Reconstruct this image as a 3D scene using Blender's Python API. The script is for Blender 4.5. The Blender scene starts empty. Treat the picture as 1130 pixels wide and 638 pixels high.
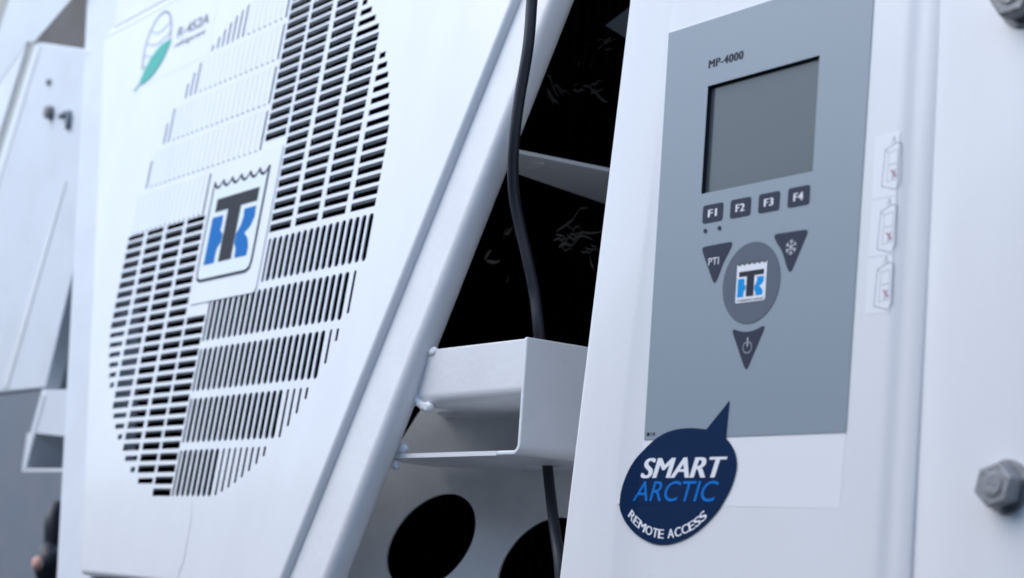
import bpy, bmesh, math, random
import numpy as np
from mathutils import Vector, Matrix
random.seed(7)
S = bpy.context.scene
COL = S.collection
R = math.radians

# ------------------------------------------------------------------ camera
YAW, PITCH, ROLL = 0.9451, 0.0435, 0.0670
CP = Vector((0.8367, -0.7033, -0.0901))
fwd = Vector((-math.sin(YAW)*math.cos(PITCH), math.cos(YAW)*math.cos(PITCH), math.sin(PITCH)))
rgt0 = Vector((math.cos(YAW), math.sin(YAW), 0)); up0 = rgt0.cross(fwd)
rgt = rgt0*math.cos(ROLL)+up0*math.sin(ROLL); upv = up0*math.cos(ROLL)-rgt0*math.sin(ROLL)
cam = bpy.data.cameras.new('camera'); camo = bpy.data.objects.new('camera', cam); COL.objects.link(camo)
camo.matrix_world = Matrix(((rgt.x, upv.x, -fwd.x, CP.x), (rgt.y, upv.y, -fwd.y, CP.y), (rgt.z, upv.z, -fwd.z, CP.z), (0, 0, 0, 1)))
FPX, PPX, PPY = 1915.8, 565.0, 550.5
cam.sensor_width = 36; cam.lens = FPX/1130*36
cam.shift_y = (PPY-319)/1130
cam.clip_start = 0.02; cam.clip_end = 200
cam.dof.use_dof = True; cam.dof.focus_distance = 1.22; cam.dof.aperture_fstop = 7.4
S.camera = camo

# ------------------------------------------------------------------ light
SUN_EL, SUN_AZ = R(48), R(215)     # azimuth of the sun, measured from +Y clockwise
w = bpy.data.worlds.new('World'); S.world = w; w.use_nodes = True
nt = w.node_tree; bg = nt.nodes['Background']
sky = nt.nodes.new('ShaderNodeTexSky'); sky.sky_type = 'NISHITA'; sky.sun_disc = False
sky.sun_elevation = SUN_EL; sky.sun_rotation = SUN_AZ; sky.air_density = 1.1; sky.dust_density = 1.0; sky.ozone_density = 0.6
nt.links.new(sky.outputs[0], bg.inputs[0]); bg.inputs[1].default_value = 0.12
sl = bpy.data.lights.new('sun', 'SUN'); sl.energy = 0.7; sl.angle = R(60); sl.color = (1, .97, .93)
so = bpy.data.objects.new('sun', sl); COL.objects.link(so)
sd = Vector((math.sin(SUN_AZ)*math.cos(SUN_EL), math.cos(SUN_AZ)*math.cos(SUN_EL), math.sin(SUN_EL)))
so.rotation_euler = sd.to_track_quat('Z', 'Y').to_euler(); so.location = (0, -3, 3)
S.view_settings.view_transform = 'Standard'; S.view_settings.look = 'None'
S.view_settings.exposure = 1.31; S.view_settings.gamma = 1

# ------------------------------------------------------------------ materials
def mat(name, col, rough=.45, metal=0., spec=.5, dirt=0., bump=0., bscale=400, coat=0., streak=False, dirtcol=(.30, .29, .28), emit=None):
    m = bpy.data.materials.new(name); m.use_nodes = True
    n = m.node_tree.nodes; L = m.node_tree.links; b = n['Principled BSDF']
    b.inputs['Base Color'].default_value = (*col, 1); b.inputs['Roughness'].default_value = rough
    b.inputs['Metallic'].default_value = metal
    if 'ink' in name or 'print' in name: spec = .12
    b.inputs['Specular IOR Level'].default_value = spec
    b.inputs['Coat Weight'].default_value = coat; b.inputs['Coat Roughness'].default_value = .12
    geo = n.new('ShaderNodeNewGeometry')
    if dirt:
        mp = n.new('ShaderNodeMapping'); L.new(geo.outputs['Position'], mp.inputs[0])
        mp.inputs['Scale'].default_value = (1, 1, .22) if streak else (1, 1, 1)
        a = n.new('ShaderNodeTexNoise'); a.inputs['Scale'].default_value = 14; a.inputs['Detail'].default_value = 7; a.inputs['Roughness'].default_value = .65
        L.new(mp.outputs[0], a.inputs['Vector'])
        r = n.new('ShaderNodeValToRGB'); r.color_ramp.elements[0].position = .42; r.color_ramp.elements[1].position = .80
        L.new(a.outputs['Fac'], r.inputs[0])
        sp = n.new('ShaderNodeTexNoise'); sp.inputs['Scale'].default_value = 160; sp.inputs['Detail'].default_value = 3
        L.new(geo.outputs['Position'], sp.inputs['Vector'])
        r2 = n.new('ShaderNodeValToRGB'); r2.color_ramp.elements[0].position = .70; r2.color_ramp.elements[1].position = .80
        L.new(sp.outputs['Fac'], r2.inputs[0])
        ad = n.new('ShaderNodeMath'); ad.operation = 'MULTIPLY_ADD'; ad.inputs[1].default_value = .8
        L.new(r2.outputs[0], ad.inputs[0]); L.new(r.outputs[0], ad.inputs[2])
        mu = n.new('ShaderNodeMath'); mu.operation = 'MULTIPLY'; mu.inputs[1].default_value = dirt; mu.use_clamp = True
        L.new(ad.outputs[0], mu.inputs[0])
        mx = n.new('ShaderNodeMix'); mx.data_type = 'RGBA'
        mx.inputs[6].default_value = (*col, 1); mx.inputs[7].default_value = (*dirtcol, 1)
        L.new(mu.outputs[0], mx.inputs[0]); L.new(mx.outputs[2], b.inputs['Base Color'])
        mr = n.new('ShaderNodeMath'); mr.operation = 'MULTIPLY_ADD'; mr.inputs[1].default_value = .18; mr.inputs[2].default_value = rough
        L.new(a.outputs['Fac'], mr.inputs[0]); L.new(mr.outputs[0], b.inputs['Roughness'])
    if bump:
        t = n.new('ShaderNodeTexNoise'); t.inputs['Scale'].default_value = bscale; t.inputs['Detail'].default_value = 2
        L.new(geo.outputs['Position'], t.inputs['Vector'])
        bp = n.new('ShaderNodeBump'); bp.inputs['Strength'].default_value = bump; bp.inputs['Distance'].default_value = .001
        L.new(t.outputs['Fac'], bp.inputs['Height']); L.new(bp.outputs[0], b.inputs['Normal'])
    return m
M = dict(
    white=mat('white_paint', (.78, .795, .82), .30, dirt=.10, bump=.08, bscale=250, streak=True, coat=.25),
    frame=mat('white_frame_paint', (.76, .775, .80), .36, dirt=.16, bump=.25, bscale=120, coat=.15),
    plate=mat('grey_white_paint', (.80, .82, .84), .45, dirt=.30, bump=.2),
    soft=mat('bluish_white_paint', (.70, .745, .80), .5, dirt=.15, bump=.1),  # slightly darker, bluer white for left post and side casing
    label=mat('white_label', (.82, .835, .86), .30),
    film=mat('keypad_film', (.262, .315, .365), .34, bump=.05, bscale=900),
    screen=mat('lcd_screen', (.082, .098, .108), .16),
    black=mat('black_plastic', (.012, .014, .02), .4),
    key=mat('key_print', (.040, .047, .075), .45),
    disc=mat('disc_print', (.125, .145, .185), .4),
    print=mat('white_print', (.80, .82, .86), .4),
    greyp=mat('grey_print', (.24, .26, .30), .5),
    ink=mat('dark_ink', (.03, .035, .05), .5),
    greyink=mat('charcoal_ink', (.030, .034, .043), .6),
    navy=mat('navy_vinyl', (.001, .018, .068), .5, spec=.1),
    blue=mat('blue_ink', (.0, .16, .50), .6),
    lblue=mat('light_blue_ink', (.0, .30, .72), .5),
    cyan=mat('arctic_blue_ink', (.008, .17, .58), .35),
    cream=mat('badge_white', (.74, .80, .79), .3),
    stain=mat('dried_drip', (.63, .65, .69), .5),
    teal=mat('teal_leaf_ink', (.07, .46, .37), .4),
    pale=mat('pale_grey_ink', (.42, .46, .52), .5),
    pale2=mat('soft_grey_ink', (.30, .32, .38), .5),
    red=mat('red_ink', (.52, .14, .20), .5),
    rubber=mat('black_rubber', (.016, .019, .03), .5, bump=.25, bscale=300),
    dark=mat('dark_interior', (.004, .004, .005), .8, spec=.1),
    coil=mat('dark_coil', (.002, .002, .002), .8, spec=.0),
    fluff=mat('dust_fluff', (.05, .047, .045), .9),
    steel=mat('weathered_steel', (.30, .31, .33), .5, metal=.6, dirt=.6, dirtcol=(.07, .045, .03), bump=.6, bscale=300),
    wall=mat('blue_grey_wall', (.16, .19, .235), .6, dirt=.3),  # even dark blue grey base with random dirt
    beige=mat('beige_wall', (.36, .37, .37), .7, dirt=.3),
    brown=mat('mottled_brown_grey', (.12, .112, .112), .7, dirt=.6, dirtcol=(.08, .06, .05)),  # dark brownish grey base with brown mottling
    asphalt=mat('asphalt', (.055, .057, .06), .85, dirt=.3),
    pink=mat('pink_cap', (.75, .42, .36), .5),
)
# ------------------------------------------------------------------ frames: a 2-D plane in the place (metres)
class Fr:
    def __init__(s, O, ex, ez):
        s.O = Vector(O); s.ex = Vector(ex).normalized(); s.ez = Vector(ez).normalized(); s.out = s.ex.cross(s.ez)
    def P(s, u, v, d=0): return s.O+s.ex*u+s.ez*v+s.out*d
    def mat(s): return Matrix(((s.ex.x, s.ez.x, s.out.x, s.O.x), (s.ex.y, s.ez.y, s.out.y, s.O.y), (s.ex.z, s.ez.z, s.out.z, s.O.z), (0, 0, 0, 1)))
TA = R(7.3)
FAN = Fr((0, .02, 0), (1, 0, 0), (0, math.sin(TA), math.cos(TA)))       # the fan cover leans back 7 degrees
BOX = Fr((0, 0, 0), (1, 0, 0), (0, 0, 1))                               # front of the control box
def ray(px, py): return fwd+rgt*((px-PPX)/FPX)-upv*((py-PPY)/FPX)
def at(px, py, y):                                                       # point of the wall-parallel plane at depth y
    d = ray(px, py); return CP+d*((y-CP.y)/d.y)
def atz(px, py, z):
    d = ray(px, py); return CP+d*((z-CP.z)/d.z)
def onfr(px, py, fr, d=0):                                               # (u, v) on a frame's plane
    r = ray(px, py); O = fr.P(0, 0, d); q = CP+r*((O-CP).dot(fr.out)/r.dot(fr.out))-fr.O
    return (q.dot(fr.ex), q.dot(fr.ez))

# ------------------------------------------------------------------ mesh building
class MB:
    def __init__(s): s.bm = bmesh.new(); s.mats = []
    def mi(s, m):
        if m not in s.mats: s.mats.append(m)
        return s.mats.index(m)
    def add(s, verts, faces, m, smooth=False):
        i = s.mi(m); vs = [s.bm.verts.new(v) for v in verts]; out = []
        for f in faces:
            try: fc = s.bm.faces.new([vs[k] for k in f])
            except ValueError: continue
            fc.material_index = i; fc.smooth = smooth; out.append(fc)
        return out
    def mesh(s, me, M4, m, smooth=False):
        s.add([M4 @ v.co for v in me.vertices], [tuple(p.vertices) for p in me.polygons], m, smooth)
    # flat plate from outlines (first outer, others holes) on a frame between depths d0 < d1
    def sheet(s, outs, fr, d0, d1, m):
        cu = bpy.data.curves.new('tmp', 'CURVE'); cu.dimensions = '2D'; cu.fill_mode = 'BOTH'; cu.extrude = (d1-d0)/2*100
        for o in outs:
            sp = cu.splines.new('POLY'); sp.points.add(len(o)-1)
            for k, q in enumerate(o): sp.points[k].co = (q[0]*100, q[1]*100, 0, 1)
            sp.use_cyclic_u = True
        s._curve(cu, fr.mat() @ Matrix.Translation((0, 0, (d0+d1)/2)) @ Matrix.Scale(.01, 4), m)
    def _curve(s, cu, M4, m):
        ob = bpy.data.objects.new('tmp', cu); COL.objects.link(ob)
        dg = bpy.context.evaluated_depsgraph_get(); me = bpy.data.meshes.new_from_object(ob.evaluated_get(dg))
        s.mesh(me, M4, m); bpy.data.objects.remove(ob); bpy.data.curves.remove(cu); bpy.data.meshes.remove(me)
    def text(s, txt, fr, u0, u1, v0, v1, d, m, bold=0., shear=0., th=.00012, keep=False):
        cu = bpy.data.curves.new('t', 'FONT'); cu.body = txt;  cu.shear = shear; cu.space_character = 1.12 if bold > .04 else 1.0; cu.resolution_u = 4
        ob = bpy.data.objects.new('tmp', cu); COL.objects.link(ob)
        dg = bpy.context.evaluated_depsgraph_get(); me = bpy.data.meshes.new_from_object(ob.evaluated_get(dg))
        xs = [v.co.x for v in me.vertices]; ys = [v.co.y for v in me.vertices]
        sx = (u1-u0)/(max(xs)-min(xs)); sy = (v1-v0)/(max(ys)-min(ys))
        M4 = fr.mat() @ Matrix.Translation((u0, v0, d)) @ Matrix.Diagonal((sx, sy, 1, 1)) @ Matrix.Translation((-min(xs), -min(ys), 0))
        for k, q in enumerate((0,) if not bold else (0, -1, 1, -.5, .5)):
            s.mesh(me, Matrix.Translation(fr.ex*(q*bold*sx*1.0)+fr.out*k*.000008) @ M4, m)
        bpy.data.objects.remove(ob); bpy.data.curves.remove(cu); bpy.data.meshes.remove(me)
    def stroke(s, pts, fr, wd, d, m, closed=False):
        n = len(pts); rng = range(n if closed else n-1)
        for k in rng:
            a = Vector(pts[k]); b = Vector(pts[(k+1) % n]); t = (b-a)
            if t.length < 1e-7: continue
            t.normalize(); q = Vector((-t.y, t.x))*wd/2; a = a-t*wd*.3; b = b+t*wd*.3
            s.add([fr.P(*(a+q), d), fr.P(*(a-q), d), fr.P(*(b-q), d), fr.P(*(b+q), d)], [(0, 1, 2, 3)], m)
    def box(s, lo, hi, m, bev=0., seg=3, M4=None):
        b = bmesh.new(); bmesh.ops.create_cube(b, size=1)
        for v in b.verts: v.co = Vector([lo[i]+(v.co[i]+.5)*(hi[i]-lo[i]) for i in range(3)])
        if bev: bmesh.ops.bevel(b, geom=b.edges[:], offset=bev, segments=seg, affect='EDGES', profile=.5)
        me = bpy.data.meshes.new('t'); b.to_mesh(me); b.free()
        s.mesh(me, M4 or Matrix(), m, smooth=bool(bev)); bpy.data.meshes.remove(me)
    def prism(s, poly, fr, d0, d1, m, bev=0., seg=3):
        b = bmesh.new(); n = len(poly)
        lo = [b.verts.new(fr.P(*q, d0)) for q in poly]; hi = [b.verts.new(fr.P(*q, d1)) for q in poly]
        b.faces.new(hi); b.faces.new(lo[::-1])
        for k in range(n): b.faces.new([lo[k], lo[(k+1) % n], hi[(k+1) % n], hi[k]])
        bmesh.ops.recalc_face_normals(b, faces=b.faces[:])
        if bev: bmesh.ops.bevel(b, geom=b.edges[:], offset=bev, segments=seg, affect='EDGES', profile=.5)
        me = bpy.data.meshes.new('t'); b.to_mesh(me); b.free()
        s.mesh(me, Matrix(), m, smooth=bool(bev)); bpy.data.meshes.remove(me)
    def tube(s, pts, r, m, n=14, sub=8, sq=1.):
        P = [Vector(p) for p in pts]; C = []
        for i in range(len(P)-1):
            a = P[max(i-1, 0)]; b = P[i]; c = P[i+1]; d = P[min(i+2, len(P)-1)]
            for k in range(sub):
                t = k/sub; C.append(.5*((2*b)+(c-a)*t+(2*a-5*b+4*c-d)*t*t+(3*b-3*c+d-a)*t**3))
        C.append(P[-1]); V = []; F = []; ref = Vector((1, 0, .1))
        for i, c in enumerate(C):
            t = (C[min(i+1, len(C)-1)]-C[max(i-1, 0)]).normalized(); x = (ref-t*ref.dot(t)).normalized(); y = t.cross(x)
            for k in range(n):
                q = 2*math.pi*k/n; V.append(c+x*math.cos(q)*r+y*math.sin(q)*r*sq)
        for i in range(len(C)-1):
            for k in range(n): F.append((i*n+k, i*n+(k+1) % n, (i+1)*n+(k+1) % n, (i+1)*n+k))
        F.append(tuple(range(n))[::-1]); F.append(tuple(range((len(C)-1)*n, len(C)*n)))
        s.add(V, F, m, True)
    def blob(s, c, r, m, sc=(1, 1, 1), jit=.12):
        b = bmesh.new(); bmesh.ops.create_icosphere(b, subdivisions=3, radius=r)
        ph = random.random()*9
        for v in b.verts:
            k = 1+jit*math.sin(v.co.x/r*3+ph)*math.cos(v.co.z/r*4+ph*2)
            v.co = Vector((v.co.x*sc[0]*k, v.co.y*sc[1]*k, v.co.z*sc[2]*k))+Vector(c)
        me = bpy.data.meshes.new('t'); b.to_mesh(me); b.free(); s.mesh(me, Matrix(), m, True); bpy.data.meshes.remove(me)
    def drape(s):                 # follow the sloping left border of the control box door
        for xc in (-.0007, -.017):
            bmesh.ops.bisect_plane(s.bm, geom=s.bm.verts[:]+s.bm.edges[:]+s.bm.faces[:], plane_co=(xc, 0, 0), plane_no=(1, 0, 0))
        for v in s.bm.verts:
            if v.co.x < -.0007:
                dy = min(.0028, .17*(-.0007-v.co.x)); v.co.y -= dy+.00005; v.co.x += dy*1.2
    def build(s, name, parent=None, wn=False, recalc=False, label=None):
        if recalc: bmesh.ops.recalc_face_normals(s.bm, faces=s.bm.faces[:])
        me = bpy.data.meshes.new(name); s.bm.to_mesh(me); s.bm.free()
        for m in s.mats: me.materials.append(M[m])
        o = bpy.data.objects.new(name, me); COL.objects.link(o)
        if parent:
            o.parent = parent; r = parent
            while r.parent: r = r.parent
            me.transform(Matrix.Translation(-r.location))
        if wn:
            k = o.modifiers.new('wn', 'WEIGHTED_NORMAL'); k.weight = 80; k.keep_sharp = False
        if label: o['label'] = label
        return o
def tag(o, label, cat, group=None, kind=None):
    o['label'] = label; o['category'] = cat
    if group: o['group'] = group
    if kind: o['kind'] = kind
    return o
def thing(name, loc, label, cat, group=None):
    o = bpy.data.objects.new(name, None); COL.objects.link(o); o.location = loc; o.empty_display_size = .05
    return tag(o, label, cat, group)
def recenter(o):
    me = o.data; c = sum((v.co for v in me.vertices), Vector())/len(me.vertices); c.z = min(v.co.z for v in me.vertices)
    me.transform(Matrix.Translation(-c)); o.location = c; return o
mm = lambda L: [(a/1000, b/1000) for a, b in L]
def rrect(x0, x1, y0, y1, r, n=4, sk=0.):
    P = []
    for cx, cy, a0 in ((x1-r, y1-r, 0), (x0+r, y1-r, 90), (x0+r, y0+r, 180), (x1-r, y0+r, 270)):
        for k in range(n+1):
            a = R(a0+90*k/n); P.append((cx+r*math.cos(a), cy+r*math.sin(a)))
    return P
def rpoly(pts, r, n=4):
    """round the corners of a polygon"""
    out = []; N = len(pts)
    for i in range(N):
        p = Vector(pts[i]); a = Vector(pts[i-1])-p; b = Vector(pts[(i+1) % N])-p
        k = min(r*1.6, a.length*.45, b.length*.45); p0 = p+a.normalized()*k; p1 = p+b.normalized()*k
        for j in range(n+1):
            t = j/n; q = p0*(1-t)**2+p*2*t*(1-t)+p1*t*t; out.append((q.x, q.y))
    return out

# ================================================================== GROUND: yard, plus an unseen bank added to darken the lower unit
t = MB(); t.add([(-40, -40, -1.6), (40, -40, -1.6), (40, 40, -1.6), (-40, 40, -1.6)], [(0, 1, 2, 3)], 'asphalt')
o = t.build('ground'); o['kind'] = 'structure'
t = MB(); t.add([(-40, -1.9, -1.6), (40, -1.9, -1.6), (40, -2.5, .9), (-40, -2.5, .9), (40, -6, .95), (-40, -6, .95), (40, -7, -1.59), (-40, -7, -1.59)], [(0, 1, 2, 3), (3, 2, 4, 5), (5, 4, 6, 7)], 'asphalt')
o = t.build('added_shade_bank'); o['kind'] = 'structure'  # out-of-view bank, added only to block low sky light

# ================================================================== FAN COVER
fan = thing('fan_guard', FAN.P(-.696, -.12, -.01), 'large white fan cover with slotted round grille and a square badge', 'fan cover')
CX, CW = -695.5, 233.
def halfw(wm):                       # half width of the round grille at height wm
    if wm < CW: q = 278**2-(wm-CW)**2
    else: q = (1-((wm-CW)/256)**2)*270**2
    return min(math.sqrt(q), 267.5) if q > 0 else 0
def below(x): return CW-math.sqrt(max(278**2-(x-CX)**2, 0))
def above(x): return CW+256*math.sqrt(max(1-((x-CX)/270)**2, 0))
holes = []; lou = MB()
def hslot(x0, x1, w0, full):
    h = 7.8 if full else 5.6
    w0 = w0+(-.2 if full else .6)
    holes.append(mm(rrect(x0, x1, w0, w0+h, .7, 2)))
    if full:                         # tongue bent inwards from the slot's upper edge, ends closed
        n = 5; V = []; F = []
        prof = [(w0+h, .35), (w0+h-.1, -.4), (w0+h-.3, -1.2), (w0+h-.6, -2.0), (w0+h-1.1, -2.9)]
        for (ww, d) in prof:
            for x in (x0, x0+1.2, x1-1.2, x1):
                dd = d-.4; e = 0 if x in (x0, x1) else 1
                V.append(FAN.P(x/1000, (ww-(0 if e else 1.4*min(1, -d/3)))/1000, dd/1000))
        for i in range(len(prof)-1):
            for k in range(3): F.append((i*4+k, i*4+k+1, (i+1)*4+k+1, (i+1)*4+k))
        lou.add(V, F, 'white', True)
def vslot(xr, w0, w1, full, mirror=False):
    wd = (8.0 if not mirror else 7.4) if full else (4.3 if not mirror else 3.6)
    x0, x1 = (xr-wd, xr) if not mirror else (xr, xr+wd)
    holes.append(mm(rrect(x0, x1, w0, w1, wd*.42, 3)))
    if full:
        V = []; F = []
        if not mirror: prof = [(x0, .3), (x0+.05, 0), (x0+.12, -.2), (x0+.25, -.45)]
        else: prof = [(x1, -.02), (x1-2., -.06), (x1-4.2, -.16), (x0-1.2, -.30)]
        rows = [(w0, 1), (w0+2.2, .35), (w0+5, 0), (w1-5, 0), (w1-2.2, .35), (w1, 1)] if not mirror else [(w0+1.6, 0), (w0+3, 0), (w0+5, 0), (w1-5, 0), (w1-2.2, 0), (w1, 0)]
        for (x, d) in prof:
            for (ww, e) in rows:
                V.append(FAN.P((x+(0 if mirror else 2.2*e*(1 if d else 0)))/1000, ww/1000, ((d-.4)*(1-e*.3) if not mirror else d)/1000))
        nr = len(rows)
        for i in range(len(prof)-1):
            for k in range(nr-1): F.append((i*nr+k, i*nr+k+1, (i+1)*nr+k+1, (i+1)*nr+k))
        lou.add(V, F, 'white', True)
for k in range(0, 27):                                   # upper right quarter, level slots
    w0 = 216.8+11.08*k-.026*k*k; hw = halfw(w0+3)
    for x0 in (-667, -620.3, -570.8, -521.3, -471.3):
        if x0 == -667 and k < 9: continue
        x1 = min(x0+41.5, CX+hw)
        if x1-x0 > 7: hslot(x0, x1, w0, x1 > x0+40)
for k in range(-1, 25):                                  # lower left quarter, level slots
    w0 = 239-10.98*k-.0208*k*k
    hw = halfw(w0+3)
    for x1 in (-919.3, -869.5, -820, -771.3, -724.8):
        if x1 == -724.8 and w0 > 140.2: continue
        x0 = max(x1-41.5, CX-hw)
        if x1-x0 > 7: hslot(x0, x1, w0-(1.6 if k < 0 else 0), x0 < x1-40 and k >= 0)
for bi, (b0, b1) in enumerate([(168, 210.6), (118, 161.3), (67.5, 111), (16, 60.8), (-37, 9.3)]):   # lower right, upright slots
    for i in range(9 if bi == 0 else 0, 26):
        x = -717+11.53*i; lo = max(b0, below(x))
        if b1-lo < 8 or x > -428: continue
        first = (i == 0 or (bi == 0 and i == 9))
        full = lo <= b0+.5 and not first
        if not full and not first: lo = max(lo, b0)
        vslot(x, lo, b1, full)
for bi, (b0, b1) in enumerate([(255.5, 299.8), (306.4, 347.7), (353.9, 393.2), (399.7, 437.4), (443, 482)]):   # upper left, louvres face the other way
    for i in range(9 if bi == 0 else 0, 27):
        x = -676-11.53*i; hi = min(b1, above(x))
        if hi-b0 < 7 or x < -962: continue
        first = (i == 0 or (bi == 0 and i == 9))
        full = hi >= b1-.5 and not first
        vslot(x, b0, hi, full, mirror=True)
lou.build('louvre_slats', fan)
# outline: symmetric trapezoid, wide at the top, edges rolled back
def trap(inset, top=538., bot=-121.):
    L = lambda w: -1042.-.388*(w-209); Rr = lambda w: -338.+.409*(w-209)
    k = inset*1.075
    return [(L(bot)+k, bot+inset), (Rr(bot)-k, bot+inset), (Rr(top)-k, top-inset), (L(top)+k, top-inset)]
def ring(inset, Rc=10.):
    C = trap(Rc); out = []
    dirs = [(-158.8, -90), (-90, 22.2-0.0), (22.2, 90), (90, 201.2)]
    dirs = [(-180+21.2, -90), (-90, -22.2), (-22.2, 90), (90, 180+21.2)]
    for (c, (a0, a1)) in zip(C, dirs):
        for j in range(7):
            a = R(a0+(a1-a0)*j/6); out.append((c[0]+(Rc-inset)*math.cos(a), c[1]+(Rc-inset)*math.sin(a)))
    return out
cs = MB(); rr = 5.
cs.sheet([mm(ring(rr))]+holes, FAN, -.0006, 0, 'white')
prof = [(rr*(1-math.sin(R(t))), -rr*(1-math.cos(R(t)))) for t in range(0, 91, 10)]+[(0, -7.2)]
V = []; F = []; n = 28
for (ins, d) in prof: V += [FAN.P(x/1000, y/1000, d/1000) for x, y in ring(ins)]
for i in range(len(prof)-1):
    for k in range(n): F.append((i*n+k, (i+1)*n+k, (i+1)*n+(k+1) % n, i*n+(k+1) % n))
cs.add(V, F, 'white', True)
cs.build('cover_sheet', fan)
t = MB(); e0, e1 = trap(4)[3], trap(4)[2]
t.add([FAN.P(e0[0]/1000, .531, .0004), FAN.P(e1[0]/1000, .531, .0004), FAN.P(e1[0]/1000, .5445, -.0070), FAN.P(e0[0]/1000, .5445, -.0070), FAN.P(e0[0]/1000, .5445, -.0105), FAN.P(e1[0]/1000, .5445, -.0105)], [(0, 1, 2, 3), (3, 2, 5, 4)], 'label'); t.build('top_hem', fan)
for (pts, wd) in (([(212, 553), (211, 575), (206, 600), (204, 615), (198, 632), (196, 640)], .0011), ([(206, 600), (202, 622), (197, 630)], .0008), ([(213, 480), (214, 470)], .001)):
    t = MB(); t.stroke([onfr(x, y, FAN) for x, y in pts], FAN, wd, .0002, 'stain'); t.build('drip_stain', fan)
# badge
bp = MB(); bp.sheet([mm(rrect(-768, -624, 159, 306, 6, 5))], FAN, 0, .0010, 'white')
bplate = bp.build('badge_plate', fan)
zz = [(-759.5, 286)]
nz = 6
for i in range(nz):
    x = -759.5+116*(i/nz)
    for q in range(1, 9):
        t = q/8; zz.append((x+116/nz*t, 286-6.5*math.sin(math.pi*t)**.8))
base_r = [(-759.5, 286)]
tail = [(-643.5, 286), (-643.5, 192), (-646, 185), (-653, 182.5), (-751, 182.5), (-757, 185), (-759.5, 192)]
outl = zz+tail[1:]
bf = MB(); bf.sheet([mm(outl)], FAN, .0010, .0016, 'cream'); bf.stroke(mm(outl), FAN, .0028, .0017, 'ink', True)
bf.stroke(mm([(-643.5, 190), (-647, 184.5), (-653, 182), (-751, 182), (-757, 184)]), FAN, .0016, .0018, 'ink')
bf.build('badge_face', bplate)
def logo(mb, fr, f, d, dark, blue, th=.0004):
    T = [(-745, 266.5), (-655.5, 266.5), (-655.5, 253), (-689, 253), (-689, 198.5), (-716, 198.5), (-716, 253), (-745, 253)]
    KL = [(-748, 247.5), (-725.5, 247.5), (-724, 240), (-725, 232), (-718.3, 227), (-718.3, 219), (-725, 213), (-726, 206), (-725.5, 198.5), (-748, 198.5)]
    KR = [(-679, 247.8), (-655.5, 247.8), (-654.5, 237), (-659.5, 228.5), (-669.5, 222.3), (-660.5, 216), (-656, 207), (-656.5, 198.5), (-680.5, 198.5), (-682, 208), (-687, 214), (-687.3, 223), (-681, 231), (-678, 239)]
    g = lambda L: [f(x, y) for x, y in L]
    mb.sheet([g(T)], fr, d, d+th, dark); mb.sheet([g(KL)], fr, d, d+th, blue); mb.sheet([g(KR)], fr, d, d+th, blue)
lg = MB(); logo(lg, FAN, lambda x, y: (x/1000, y/1000), .0016, 'greyink', 'blue'); lg.build('badge_letters', bplate)
# refrigerant label: globe outline, leaf, lettering
gl = MB(); gc = Vector((-.9925, .4835)); ga, gb = .034, .040
ell = lambda cx, cy, a, b, t0=0, t1=360, n=40: [(cx+a*math.cos(R(t0+(t1-t0)*k/n)), cy+b*math.sin(R(t0+(t1-t0)*k/n))) for k in range(n+1)]
gl.sheet([rrect(-1.035, -.846, .440, .530, .004)], FAN, .00005, .00015, 'white')
lab = gl.build('refrigerant_label', fan)
gl = MB(); gl.stroke(ell(gc.x, gc.y, ga, gb, -20, 215), FAN, .0022, .0005, 'greyp')
for q in (-.45, -.1, .25, .6):
    y = gc.y+q*gb; hw = ga*math.sqrt(1-q*q)
    gl.stroke([(gc.x-hw+2*hw*k/16, y-.008*math.sin(math.pi*k/16)) for k in range(17)], FAN, .0012, .0005, 'pale')
gl.build('globe_print', lab)
lf = MB(); A = Vector((-1.022, .443)); B = Vector((-.953, .482)); ax = B-A; nn = Vector((-ax.y, ax.x)).normalized(); out = []
for k in range(13): t = k/12; q = A+ax*t+nn*.0145*math.sin(math.pi*t)**.75; out.append((q.x, q.y))
for k in range(12, 0, -1): t = k/12; q = A+ax*t-nn*.0145*math.sin(math.pi*t)**.75; out.append((q.x, q.y))
lf.sheet([out], FAN, .0005, .0008, 'teal'); lf.stroke([(A.x-.010, A.y-.006), (A.x, A.y), (A.x+.012, A.y+.006)], FAN, .0025, .0007, 'teal'); lf.build('leaf_print', lab)
tx = MB(); tx.text('R-452A', FAN, -.938, -.860, .4805, .4925, .0005, 'greyp', bold=.02); tx.text('refrigerant', FAN, -.940, -.863, .4675, .4755, .0005, 'greyp', bold=.01); tx.build('label_lettering', lab)

# ================================================================== UNIT FRAME
def pxs(L, fr, d): return [onfr(x, y, fr, d) for x, y in L]
frame = thing('unit_frame', FAN.P(-.40, -.3, -.03), 'white welded tube frame with slanted posts and an open bracket', 'frame')
PR = lambda w: -.2660+.393*(w-.256)
PL = lambda w: PR(w)-.085-.03
post = MB(); post.prism([(PL(-.45), -.45), (PR(-.45), -.45), (PR(.62), .62), (PL(.62), .62)], FAN, -.029, -.0068, 'frame', .0095, 6)
post.build('diagonal_post', frame, wn=True)
lo_ = onfr(94.5, 0, FAN, -.0125); l1_ = onfr(60.5, 638, FAN, -.0125)
sl_ = (lo_[0]-l1_[0])/(lo_[1]-l1_[1]); LX = lambda w: lo_[0]+sl_*(w-lo_[1])
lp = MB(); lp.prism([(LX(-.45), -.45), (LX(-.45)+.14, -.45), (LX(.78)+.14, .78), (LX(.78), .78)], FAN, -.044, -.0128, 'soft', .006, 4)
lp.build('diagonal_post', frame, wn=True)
# top rail above the cover
tr = MB(); tr.prism([(-1.16, .5455), (-.15, .5455), (-.12, .75), (-1.2, .75)], FAN, -.030, -.0065, 'frame', .002, 3); tr.build('top_rail', frame, wn=True)
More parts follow.
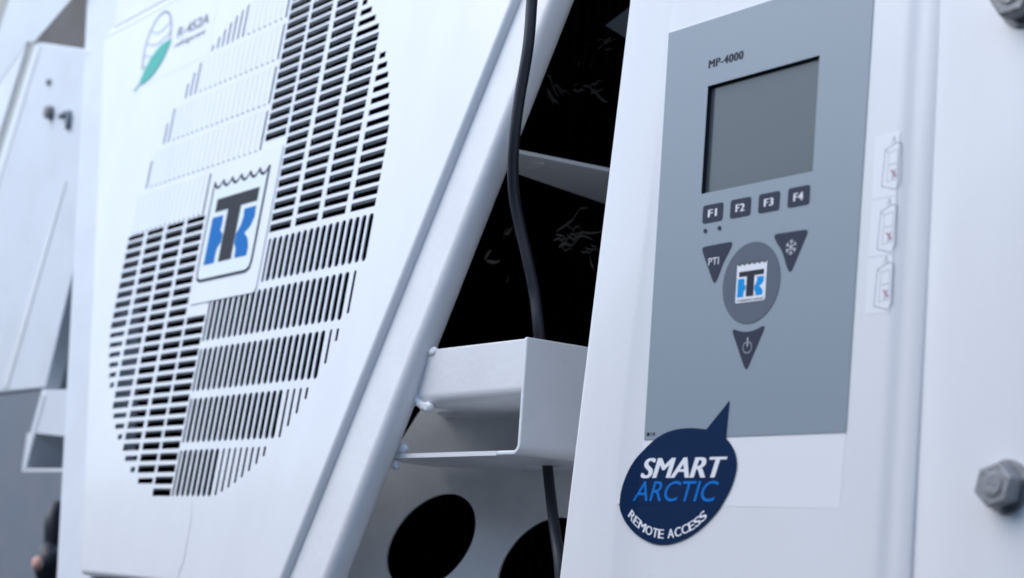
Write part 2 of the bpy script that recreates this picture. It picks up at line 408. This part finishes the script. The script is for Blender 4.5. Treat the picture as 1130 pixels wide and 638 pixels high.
# bracket
BY = .050; x0, x1 = -.352, -.1985
PF = Fr((-.43, .125, 0), (math.cos(R(30)), math.sin(R(30)), 0), (0, 0, 1))            # holed plate runs back into the unit at an angle
YB = PF.P((x1+.43)/math.cos(R(30)), 0).y
HZ = Fr((0, 0, 0), (1, 0, 0), (0, 1, 0))
br = MB()
Rf = .0085; Lp = [(BY, .0855)]+[(BY+Rf-Rf*math.cos(R(a)), .0415+Rf-Rf*math.sin(R(a))) for a in range(0, 91, 15)]+[(.11, .0415), (.11, .0455)]
Ri = Rf-.004; Lp += [(BY+Rf-Ri*math.cos(R(a)), .0415+Rf-Ri*math.sin(R(a))) for a in range(90, -1, -15)]+[(BY+.004, .0855)]
YZ = Fr((0, 0, 0), (0, 1, 0), (0, 0, 1))
br.prism(Lp, YZ, x0, x1-.001, 'frame', .0011, 2)                                     # front band, rolled under
br.prism([(x0, .105), (x1-.003, .105), (x1-.003, YB-.003), (-.425, .128), (-.40, .105)], HZ, .0418, .0452, 'frame', .0010, 2)   # ceiling of the opening
Rb = .009; U = [(x1, .0862)]+[(x1-Rb+Rb*math.cos(R(a)), -.0015+Rb-Rb*math.sin(R(a))) for a in range(0, 91, 15)]+[(x1-.03, -.0015), (x1-.03, .0020)]
Ri = Rb-.0038; U += [(x1-Rb+Ri*math.cos(R(a)), .0020+Ri-Ri*math.sin(R(a))) for a in range(90, -1, -15)]+[(x1-.0038, .0862)]
CH = Fr((0, BY-.0012, 0), (1, 0, 0), (0, 0, 1))
br.prism(U, CH, -(YB-BY), 0, 'frame', .0011, 2)                                      # side cheek with its rounded lower bend
br.build('corner_bracket', frame, wn=True)
fl = MB(); sc = atz(606, 513, 0.)
hole = [(sc.x+.028*math.cos(R(a)), sc.y+.012*math.sin(R(a))) for a in range(0, 360, 15)]
fl.sheet([[(-.375, BY-.001), (x1-.030, BY-.001), (x1-.030, YB-.02), (-.425, .125), (-.41, .06)], hole], HZ, -.0015, .0020, 'frame')
fl.build('bracket_flange', frame)
for path in ([(480, 388), (470, 391), (465, 397), (463, 408), (461, 420), (459, 432), (458, 441), (466, 448), (476, 450)], [(447, 495), (440, 497), (436, 503), (434, 510), (437, 514)]):
    wb = MB(); Q = [at(x, y, BY+.0012) for x, y in path]
    for a, b in zip(Q, Q[1:]):
        for k in range(6):
            q_ = a.lerp(b, k/6); wb.blob(q_, random.uniform(.0030, .0046), 'frame', (1.1, .75, 1.0), .12)
    wb.build('weld_bead', frame)
# holed plate behind
def onp(px, py): return onfr(px, py, PF)
def oval(cx, cy): return [onp(cx+48.5*math.cos(R(a))+10*math.sin(R(a)), cy-11*math.cos(R(a))-52*math.sin(R(a))) for a in range(0, 360, 5)]
hp = MB(); hp.sheet([[(.0, -.45), (.38, -.45), (.38, .0413), onp(474, 440), onp(461, 457), onp(437, 495), onp(415, 540), onp(370, 640), onp(340, 700)], oval(475.5, 598), oval(598, 624)], PF, -.003, 0, 'plate')
hp.build('holed_plate', frame)
# stiffener shelf across the gap, higher up
g0 = at(566, 168.5, .085); ZS = g0.z
q = [atz(560, 167, ZS), atz(690, 193.5, ZS), atz(690, 233, ZS), atz(560, 188.5, ZS)]
sh = MB(); HS = Fr((0, 0, ZS), (1, 0, 0), (0, 1, 0))
sh.prism([(v.x, v.y) for v in q], HS, 0, .0035, 'frame', .0008, 2); 
sh.build('cross_shelf', frame, wn=True)
pc = atz(589, 182, ZS); pg = MB(); pg.prism([(pc.x+.012*math.cos(R(a)), pc.y+.006*math.sin(R(a))) for a in range(0, 360, 20)], HS, -.0012, -.0001, 'label'); pg.build('hole_light_spot', frame)  # white disc painted in for the light spot at a hole

# ================================================================== CONTROL BOX
box = thing('control_box', (.08, .06, -.45), 'white control box with blue grey keypad and display on its front', 'control box')
hs = MB()
disp_hole = [(.0400, .1508), (.1343, .1508), (.1343, .2180), (.0400, .2180)]
# front section through the box (x at z = 0, y) repeated at several heights because the left edge slants
def leftx(z): return -.0640+(-.0412+.0759)/(.2909+.0903)*(z-.06)
def crx(z): 
    t = [(-.6, -.030), (-.088, -.0225), (-.005, -.0222), (.0386, -.0195), (.1656, -.0075), (.2489, -.0018), (.60, .003)]
    for (a, xa), (b_, xb) in zip(t, t[1:]):
        if a <= z <= b_: return xa+(xb-xa)*(z-a)/(b_-a)
    return t[-1][1]
zs = [-.45, -.3, -.2, -.088, -.045, -.005, .0386, .08, .12, .1656, .21, .2489, .30, .40, .55]
def section(z):
    L = leftx(z); c = min(crx(z), -.0014); dr = min(.0026, .17*(-.0006-c)); c = min(c+dr*1.2, -.0011)
    L += dr*1.2-.0038; y0 = .0005-dr; p = [(L, .17), (L, y0+.0065)]
    for a in range(15, 91, 15): p.append((L+.006*(1-math.cos(R(a))), y0+.0065-.006*math.sin(R(a))))     # rounded left edge
    p += [(c-.004, y0+.0001), (c-.001, y0+.0002), (c+.0004, y0+.0004), (-.0007, .0004), (.010, .0005), (.0398, .0005)]
    return p
def section2(z):
    k = (z-.06)*.0; p = [(.1345, .0005), (.1955, .0005), (.1985, .0008), (.2010, .0014), (.2035, .0024), (.2060, .0029), (.2090, .0031), (.2190, .0033), (.2200, .0042), (.2200, .009)]
    return p
def loft(mb, sec, zl, m):
    V = []; F = []; n = len(sec(0))
    for z in zl: V += [(x, y, z) for x, y in sec(z)]
    for i in range(len(zl)-1):
        for k in range(n-1): F.append((i*n+k, i*n+k+1, (i+1)*n+k+1, (i+1)*n+k))
    mb.add(V, F, m, True)
loft(hs, section, zs, 'white'); loft(hs, section2, zs, 'white')
for (za, zb) in ((-.45, .1506), (.2182, .55)): hs.add([(.0398, .0005, za), (.1345, .0005, za), (.1345, .0005, zb), (.0398, .0005, zb)], [(0, 1, 2, 3)], 'white')
hs.build('housing', box)
bk = MB(); bk.sheet([mm([(-1, 261), (173.2, 261), (171.2, 0), (170, -42), (-23.2, -40.6), (-.2, -1)]), disp_hole], BOX, -.00047, -.00040, 'label'); bk.drape(); bk.build('backing_label', box)
kp = MB(); kp.sheet([mm([(-.6, 260), (173.6, 259.8), (171.6, .1), (.6, -.1)]), disp_hole], BOX, -.0003, 0, 'film')
kpo = kp.build('keypad', box)
ds = MB(); ds.sheet([disp_hole], BOX, -.0042, -.0032, 'screen'); ds.build('display', kpo)
rim = MB(); a, b_, c_, d_ = .0400, .1343, .1508, .2180
for (u0, v0, u1, v1) in ((a, c_, a, d_), (a, d_, b_, d_), (b_, d_, b_, c_), (b_, c_, a, c_)):
    rim.add([BOX.P(u0, v0, -.0002), BOX.P(u1, v1, -.0002), BOX.P(u1, v1, -.0035), BOX.P(u0, v0, -.0035)], [(0, 1, 2, 3)], 'black')
rim.build('display_rim', kpo)
t = MB(); t.text('MP-4000', BOX, .0399, .0702, .2290, .2342, .00008, 'ink', bold=.055); t.build('model_lettering', kpo)
for i, (xa, xb, za, zb) in enumerate([(42.9, 60.8, 131.9, 143), (67.5, 84.9, 131.9, 143.1), (91.6, 109, 131.9, 143.2), (115.8, 133.1, 132, 143.3)]):
    t = MB(); t.sheet([mm(rrect(xa, xb, za, zb, 1.6))], BOX, 0, .0003, 'key')
    cxm = (xa+xb)/2; t.text('F%d' % (i+1), BOX, (cxm-3.6)/1000, (cxm+3.6)/1000, .1352, .1398, .0004, 'print', bold=.045)
    t.build('key_button', kpo)
def tri(pts, arc=None):
    return rpoly(pts, 2.4)
CC = (89.2, 91.0); CR = 24.2
def key_tri(p0, p1, p2, side):
    """triangular key whose side towards the round badge is hollow"""
    P = [p0, p1, p2]; N = []
    for i in range(3):
        a = Vector(P[i]); b = Vector(P[(i+1) % 3])
        for k in range(12):
            q = a.lerp(b, k/12); v = q-Vector(CC)
            if v.length < CR+5.0: q = Vector(CC)+v.normalized()*(CR+5.0)
            N.append((q.x, q.y))
    return N
def soften(P, it=2):
    for _ in range(it):
        P = [((P[i-1][0]+2*P[i][0]+P[(i+1) % len(P)][0])/4, (P[i-1][1]+2*P[i][1]+P[(i+1) % len(P)][1])/4) for i in range(len(P))]
    return P
t = MB(); t.sheet([mm(soften(key_tri((43.2, 117.3), (72, 117.8), (57.3, 92.5), 0)))], BOX, 0, .0003, 'key')
t.text('PTI', BOX, .0510, .0602, .1052, .1096, .0004, 'print'); t.build('triangle_button', kpo)
t = MB(); t.sheet([mm(soften(key_tri((105.2, 117.8), (134.3, 117.5), (121.2, 92.7), 1)))], BOX, 0, .0003, 'key')
for a in range(0, 180, 60):
    c, s_ = math.cos(R(a+90))*4.3, math.sin(R(a+90))*4.3; t.stroke(mm([(121-c, 108.5-s_), (121+c, 108.5+s_)]), BOX, .00045, .0004, 'print')
for a in range(0, 360, 60):
    c, s_ = math.cos(R(a+90)), math.sin(R(a+90))
    for sg in (-1, 1): t.stroke(mm([(121+c*2.6, 108.5+s_*2.6), (121+c*3.9-s_*1.2*sg, 108.5+s_*3.9+c*1.2*sg)]), BOX, .0004, .0004, 'print')
t.build('triangle_button', kpo)
t = MB(); t.sheet([mm(soften(key_tri((74.8, 64.8), (104, 65.2), (89.6, 38), 2)))], BOX, 0, .0003, 'key')
t.stroke(mm(ell(89.6, 52.6, 3.6, 3.4, 120, 420, 30)), BOX, .0006, .0004, 'print'); t.stroke(mm([(89.6, 53.2), (89.6, 58.2)]), BOX, .0006, .0004, 'print')
t.build('triangle_button', kpo)
t = MB(); t.sheet([mm(ell(CC[0], CC[1], CR, CR+.1, 0, 354, 59))], BOX, 0, .0003, 'disc'); dsc = t.build('round_badge', kpo)
f = lambda x, y: ((78.4+(x+748)*.2340)/1000, (83.0+(y-198.5)*.2240)/1000)
zz2 = [(77+25.2*i/48, 103.2-1.3*abs(math.sin(math.pi*6*i/48))) for i in range(49)]
t = MB(); t.sheet([mm(zz2+[(102.2, 80.6), (101.2, 79.6), (77.8, 79.6), (77, 80.6)])], BOX, .0003, .0005, 'print')
t.stroke(mm([(x, y+.2) for x, y in zz2]), BOX, .0005, .00055, 'ink')
logo(t, BOX, f, .0005, 'ink', 'lblue', .0001)
t.text('THERMO KING', BOX, .0782, .1008, .0802, .0815, .00055, 'ink', bold=.02); t.build('badge_print', kpo)
t = MB()
for (x, z) in ((46.1, 127.2), (58.7, 127.4)): t.sheet([mm(ell(x, z, 1.3, 1.3, 0, 330, 11))], BOX, .0001, .0006, 'key')
t.build('sensor_dots', kpo)
t = MB(); t.sheet([mm([(3, 2.2), (6, 2.2), (6, 4.4), (3, 4.4)])], BOX, .00002, .0001, 'ink'); t.text('18', BOX, .0075, .0110, .0022, .0044, .0001, 'ink', bold=.02); t.build('corner_mark', kpo)
# bubble sticker
bub = [(-18.9, -43.6), (-18.9, -36), (-17.2, -29), (-13.8, -22), (-9.0, -15.1), (-3.5, -10), (4.8, -4.2), (12.5, .6), (21.1, 3.9), (32, 5.9), (44.6, 6.2), (52, 5.6), (58.6, 4.9), (77, 21.2), (75.8, -.9), (80.5, -4.5), (84.2, -9), (86.4, -14.7), (86.4, -20), (84.6, -26), (81.8, -32), (78.0, -37.4), (72.5, -44), (65.7, -49.9), (57.5, -55.5), (48.4, -60.2), (38, -63.6), (27.7, -65.4), (17.5, -65.3), (8.2, -63.3), (-.5, -60), (-7.5, -55.8), (-14, -50.5)]
def chaikin(P, keep):
    out = []
    for i, p in enumerate(P):
        a = P[i-1]; b = P[(i+1) % len(P)]
        if i in keep: out.append(p)
        else: out += [(p[0]*.75+a[0]*.25, p[1]*.75+a[1]*.25), (p[0]*.75+b[0]*.25, p[1]*.75+b[1]*.25)]
    return out
bub = chaikin(chaikin(bub, (12, 13, 14)), (23, 24, 25, 26)) if False else chaikin(bub, (12, 13, 14))
t = MB(); t.sheet([mm(bub)], BOX, 0.00, .0005, 'navy'); t.drape(); bo = t.build('bubble_sticker', box)
t = MB(); t.text('SMART', BOX, .0010, .0780, -.0244, -.0118, .0006, 'print', bold=.035, shear=.28)
t.text('ARCTIC', BOX, -.0060, .0726, -.0388, -.0262, .0006, 'cyan', bold=.0, shear=.28)
word = 'REMOTE ACCESS'; wid = dict(R=1, E=.9, M=1.25, O=1.15, T=.9, A=1.05, C=1.05, S=.95, **{' ': .5})
base = [(-10.6, -47.5), (-5.5, -52.0), (2.0, -56.6), (11, -60.2), (22.6, -62.0), (34, -61.4), (43.5, -59.2), (53, -55.8), (60, -51.6), (65.5, -47.2)]
bl = [Vector(q) for q in base]; cum = [0]
for a, b in zip(bl, bl[1:]): cum.append(cum[-1]+(b-a).length)
def onb(s):
    for i in range(len(cum)-1):
        if s <= cum[i+1] or i == len(cum)-2:
            k = (s-cum[i])/(cum[i+1]-cum[i]); return bl[i].lerp(bl[i+1], k), (bl[i+1]-bl[i]).normalized()
tot = sum(wid[c] for c in word); s_ = 1.; unit = (cum[-1]-2)/tot
for c in word:
    ww = wid[c]*unit; 
    if c != ' ':
        q0, _ = onb(s_); q1, _ = onb(s_+ww); tg = (q1-q0).normalized(); nn = Vector((-tg.y, tg.x))
        fr = Fr(BOX.P(q0.x/1000, q0.y/1000), BOX.ex*tg.x+BOX.ez*tg.y, BOX.ex*nn.x+BOX.ez*nn.y)
        t.text(c, fr, ww*.07/1000, ww*.90/1000, 0, .0056, .0006, 'print', bold=.03)
    s_ += ww
t.drape(); t.build('sticker_lettering', bo)
# instruction stickers
t = MB(); t.sheet([mm([(180.5, 163.3), (198.0, 163.3), (198.0, 64.6), (180.1, 64.6)])], BOX, -.00047, -.00042, 'label')
for z in (128, 96): t.stroke(mm([(180.3, z), (198, z)]), BOX, .0003, -.0004, 'pale')
st = t.build('instruction_sticker', box)
for (x, z, h) in ((187.7, 131.5, 26), (187, 97, 26.5), (187, 65.8, 26)):
    t = MB(); P = lambda *L: mm([(x-.6+a*1.12, z+b*h/26) for a, b in L])
    t.stroke(P((0, 3), (1, 23), (8, 26), (11, 25), (11.5, 4), (9, 0), (0, 3)), BOX, .0005, -.0004, 'pale2')
    t.stroke(P((3, 5), (3.4, 21), (9, 22), (9.2, 6), (3, 5)), BOX, .0004, -.0004, 'pale')
    t.stroke(P((1, 23), (3.4, 21)), BOX, .0004, -.0004, 'pale'); t.stroke(P((4, 14), (8.6, 14.5)), BOX, .0004, -.0004, 'pale2')
    t.stroke(P((5, 26), (6.4, 29.5), (7, 26)), BOX, .0005, -.0004, 'pale2')
    t.stroke(P((5.6, 11), (8.5, 7.4)), BOX, .0010, -.00035, 'red'); t.stroke(P((8, 11), (6.6, 6.5)), BOX, .0007, -.0003, 'greyp')
    t.build('pictogram', st)

# ================================================================== RIGHT SIDE POST
sp = thing('side_post', (.32, .05, -.45), 'white rounded side post with rusty hex bolts at the right of the control box', 'post')
def sec3(z):
    k = (z-.06)*-.042; p = [(.2105, .0075)]
    X = .2215+k
    p += [(X-.006, .0052), (X-.002, .0045), (X+.002, .0037), (X+.007, .0027), (X+.014, .0018), (X+.025, .0011), (X+.045, .001), (.45, .001), (.46, .05)]
    return p
t = MB(); loft(t, sec3, zs, 'white'); t.build('post_skin', sp)
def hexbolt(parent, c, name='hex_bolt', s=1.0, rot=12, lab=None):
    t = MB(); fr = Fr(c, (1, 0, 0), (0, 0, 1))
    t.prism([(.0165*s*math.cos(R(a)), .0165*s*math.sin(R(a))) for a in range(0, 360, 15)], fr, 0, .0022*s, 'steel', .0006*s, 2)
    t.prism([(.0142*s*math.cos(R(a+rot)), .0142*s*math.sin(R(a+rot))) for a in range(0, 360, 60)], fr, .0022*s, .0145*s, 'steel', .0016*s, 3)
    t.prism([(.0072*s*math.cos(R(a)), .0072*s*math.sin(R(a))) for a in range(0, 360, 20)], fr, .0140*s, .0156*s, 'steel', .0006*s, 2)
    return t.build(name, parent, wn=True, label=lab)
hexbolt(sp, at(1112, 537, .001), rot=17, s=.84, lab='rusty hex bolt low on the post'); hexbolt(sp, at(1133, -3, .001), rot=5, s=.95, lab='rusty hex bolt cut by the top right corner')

# ================================================================== CABLE
t = MB(); t.tube([at(590, -40, .052), at(587, 0, .052), at(583, 50, .052), at(573, 110, .053), at(568, 150, .055), at(566, 185, .060), at(568, 220, .067), at(575, 255, .074), at(583, 290, .08), at(590, 325, .086), at(595, 370, .090), at(599, 430, .110), at(602, 480, .150), at(604, 513, sc.y), at(611, 575, sc.y-.02), at(617, 620, sc.y-.03), at(621, 680, sc.y-.03)], .0044, 'rubber')
recenter(tag(t.build('power_cable'), 'black rubber cable hanging down the slanted post into the bracket', 'cable'))

# ================================================================== DARK INSIDE
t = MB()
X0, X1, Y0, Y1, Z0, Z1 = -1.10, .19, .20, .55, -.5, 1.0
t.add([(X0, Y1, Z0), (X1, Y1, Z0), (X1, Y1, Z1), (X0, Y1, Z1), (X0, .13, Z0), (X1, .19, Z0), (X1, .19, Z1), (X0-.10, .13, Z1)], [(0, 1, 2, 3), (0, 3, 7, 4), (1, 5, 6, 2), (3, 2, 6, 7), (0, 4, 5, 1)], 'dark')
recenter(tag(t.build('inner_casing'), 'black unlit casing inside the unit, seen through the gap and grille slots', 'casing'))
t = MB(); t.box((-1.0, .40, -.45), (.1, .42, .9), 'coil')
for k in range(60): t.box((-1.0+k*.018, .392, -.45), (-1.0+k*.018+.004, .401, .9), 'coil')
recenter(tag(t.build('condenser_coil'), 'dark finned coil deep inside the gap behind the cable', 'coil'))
t = MB()
def shred(px, py, y, L, ang, n=5):
    c = at(px, py, y)
    for k in range(n):
        a = R(ang+random.uniform(-30, 30)); l = L*random.uniform(.4, 1); o_ = Vector((random.uniform(-.3, .3)*L, random.uniform(-.01, .01), random.uniform(-.3, .3)*L))
        d = Vector((math.cos(a), random.uniform(-.4, .4), math.sin(a))); p0 = c+o_; pts = []
        for j in range(5): pts.append(p0+d*l*j/4+Vector((0, 0, random.uniform(-.1, .1)*l)))
        wdt = random.uniform(.0006, .0022)
        V = []
        for j, p_ in enumerate(pts):
            ww = wdt*(1-abs(j-1.5)/3.4); V += [p_+Vector((0, 0, ww)), p_-Vector((0, 0, ww))]
        t.add(V, [(2*j, 2*j+1, 2*j+3, 2*j+2) for j in range(4)], 'fluff')
shred(657, 50, .19, .018, 25, 7); shred(645, 70, .2, .012, 80, 3); shred(608, 92, .2, .03, -50, 6); shred(645, 92, .2, .022, -10, 6)
shred(622, 262, .19, .035, 10, 12); shred(645, 275, .2, .025, -30, 4); shred(562, 262, .22, .02, 70, 4); shred(536, 283, .22, .02, 0, 2); shred(558, 310, .2, .015, 80, 2)
o = t.build('dust_fluff'); tag(o, 'pale torn fluff and grime clinging inside the dark gap', 'fluff', kind='stuff')
t = MB(); a_, b_, c_, d_ = at(668, 28, .26), at(700, 4, .26), at(720, 10, .26), at(720, 60, .26)
t.add([a_, b_, c_, d_, a_+Vector((0, .01, 0)), b_+Vector((0, .01, 0)), c_+Vector((0, .01, 0)), d_+Vector((0, .01, 0))], [(0, 1, 2, 3), (4, 5, 6, 7), (0, 1, 5, 4), (1, 2, 6, 5)], 'wall')
recenter(tag(t.build('inner_strut'), 'dim grey strut at the top of the dark gap', 'strut'))

# ================================================================== LEFT SIDE, behind the fan cover
lf = thing('side_casing', at(30, 430, .14), 'pale bent sheet casing with small bolts left of the fan cover, out of focus', 'casing')
def ppoly(mb, P, y, th, m, bev=.0):
    fr = Fr((0, y, 0), (1, 0, 0), (0, 0, 1)); mb.prism([(at(a, b, y).x, at(a, b, y).z) for a, b in P][::-1], fr, -th, 0, m, bev)
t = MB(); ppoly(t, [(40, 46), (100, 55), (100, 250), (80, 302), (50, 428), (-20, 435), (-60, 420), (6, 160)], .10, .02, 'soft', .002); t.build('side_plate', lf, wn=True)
t = MB(); ppoly(t, [(38, 49), (44, 52), (10, 165), (-60, 400), (-70, 400), (2, 165)], .099, .002, 'frame', .0008); t.build('edge_strip', lf, wn=True)
t = MB(); ppoly(t, [(70, 198), (73, 199), (8, 428), (2, 428)], .0988, .004, 'frame', .001); t.build('plate_fold', lf, wn=True)
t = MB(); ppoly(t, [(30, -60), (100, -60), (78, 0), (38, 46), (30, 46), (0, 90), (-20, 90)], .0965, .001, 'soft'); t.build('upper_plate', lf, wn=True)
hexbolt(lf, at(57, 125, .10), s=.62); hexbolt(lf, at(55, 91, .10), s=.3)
t = MB(); c = at(76, 124, .098); t.tube([c+Vector((-.03, 0, .0)), c, c+Vector((.004, -.002, -.012)), c+Vector((0, 0, -.022))], .0035, 'greyp', 8); t.build('bent_clip', lf)
t = MB(); ppoly(t, [(74, -60), (120, -60), (110, 60), (36, 47)], .22, .01, 'brown'); 
recenter(tag(t.build('recess_panel'), 'mottled brownish grey panel in the dark recess at the top left', 'panel'))
# corner post of the container and the wall beyond
t = MB(); ppoly(t, [(33, -20), (51, -20), (0, 145), (-45, 290), (-60, 284), (0, 88)], .097, .004, 'frame', .001)
recenter(tag(t.build('corner_post', wn=True), 'bright slanted post edge crossing the top left corner', 'post'))
t = MB(); ppoly(t, [(-80, -80), (60, -80), (60, 200), (-80, 300)], .50, .02, 'beige')
recenter(tag(t.build('far_wall'), 'blurred beige grey wall at the extreme top left corner', 'wall'))
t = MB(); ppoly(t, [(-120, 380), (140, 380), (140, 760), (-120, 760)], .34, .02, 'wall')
recenter(tag(t.build('lower_wall'), 'dark blue grey wall below the pale casing, bottom left corner', 'wall'))
t = MB(); ppoly(t, [(78, 290), (90, 290), (90, 440), (44, 440)], .20, .01, 'wall'); t.build('dark_gap_panel', lf)  # dark blue grey panel seen through the wedge-shaped gap
# mirrored bracket on the left post
t = MB(); BB = .075
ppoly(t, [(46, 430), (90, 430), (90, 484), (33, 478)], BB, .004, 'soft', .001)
ppoly(t, [(24, 517), (90, 517), (90, 521), (23.5, 521)], BB, .004, 'frame', .0005)
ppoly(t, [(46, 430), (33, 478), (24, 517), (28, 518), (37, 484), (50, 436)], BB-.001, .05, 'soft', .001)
ppoly(t, [(30, 478), (110, 478), (110, 520), (24, 520)], .12, .004, 'plate')
t.build('corner_bracket', frame, wn=True, label='blurred bracket on the left post')
hf = thing('hose_fitting', at(48, 650, .16), 'black hose fitting with a pale pink round cap at the bottom left edge', 'fitting')
t = MB(); t.tube([at(66, 560, .17), at(60, 575, .16), at(59, 600, .16), at(54, 625, .16), at(56, 680, .16)], .013, 'rubber'); t.blob(at(54, 622, .15), .018, 'rubber', (1.1, 1, 1.5)); t.build('hose', hf)
t = MB(); t.blob(at(41, 622, .12), .0095, 'pink', (1, .7, 1), .03); t.build('cap', hf)
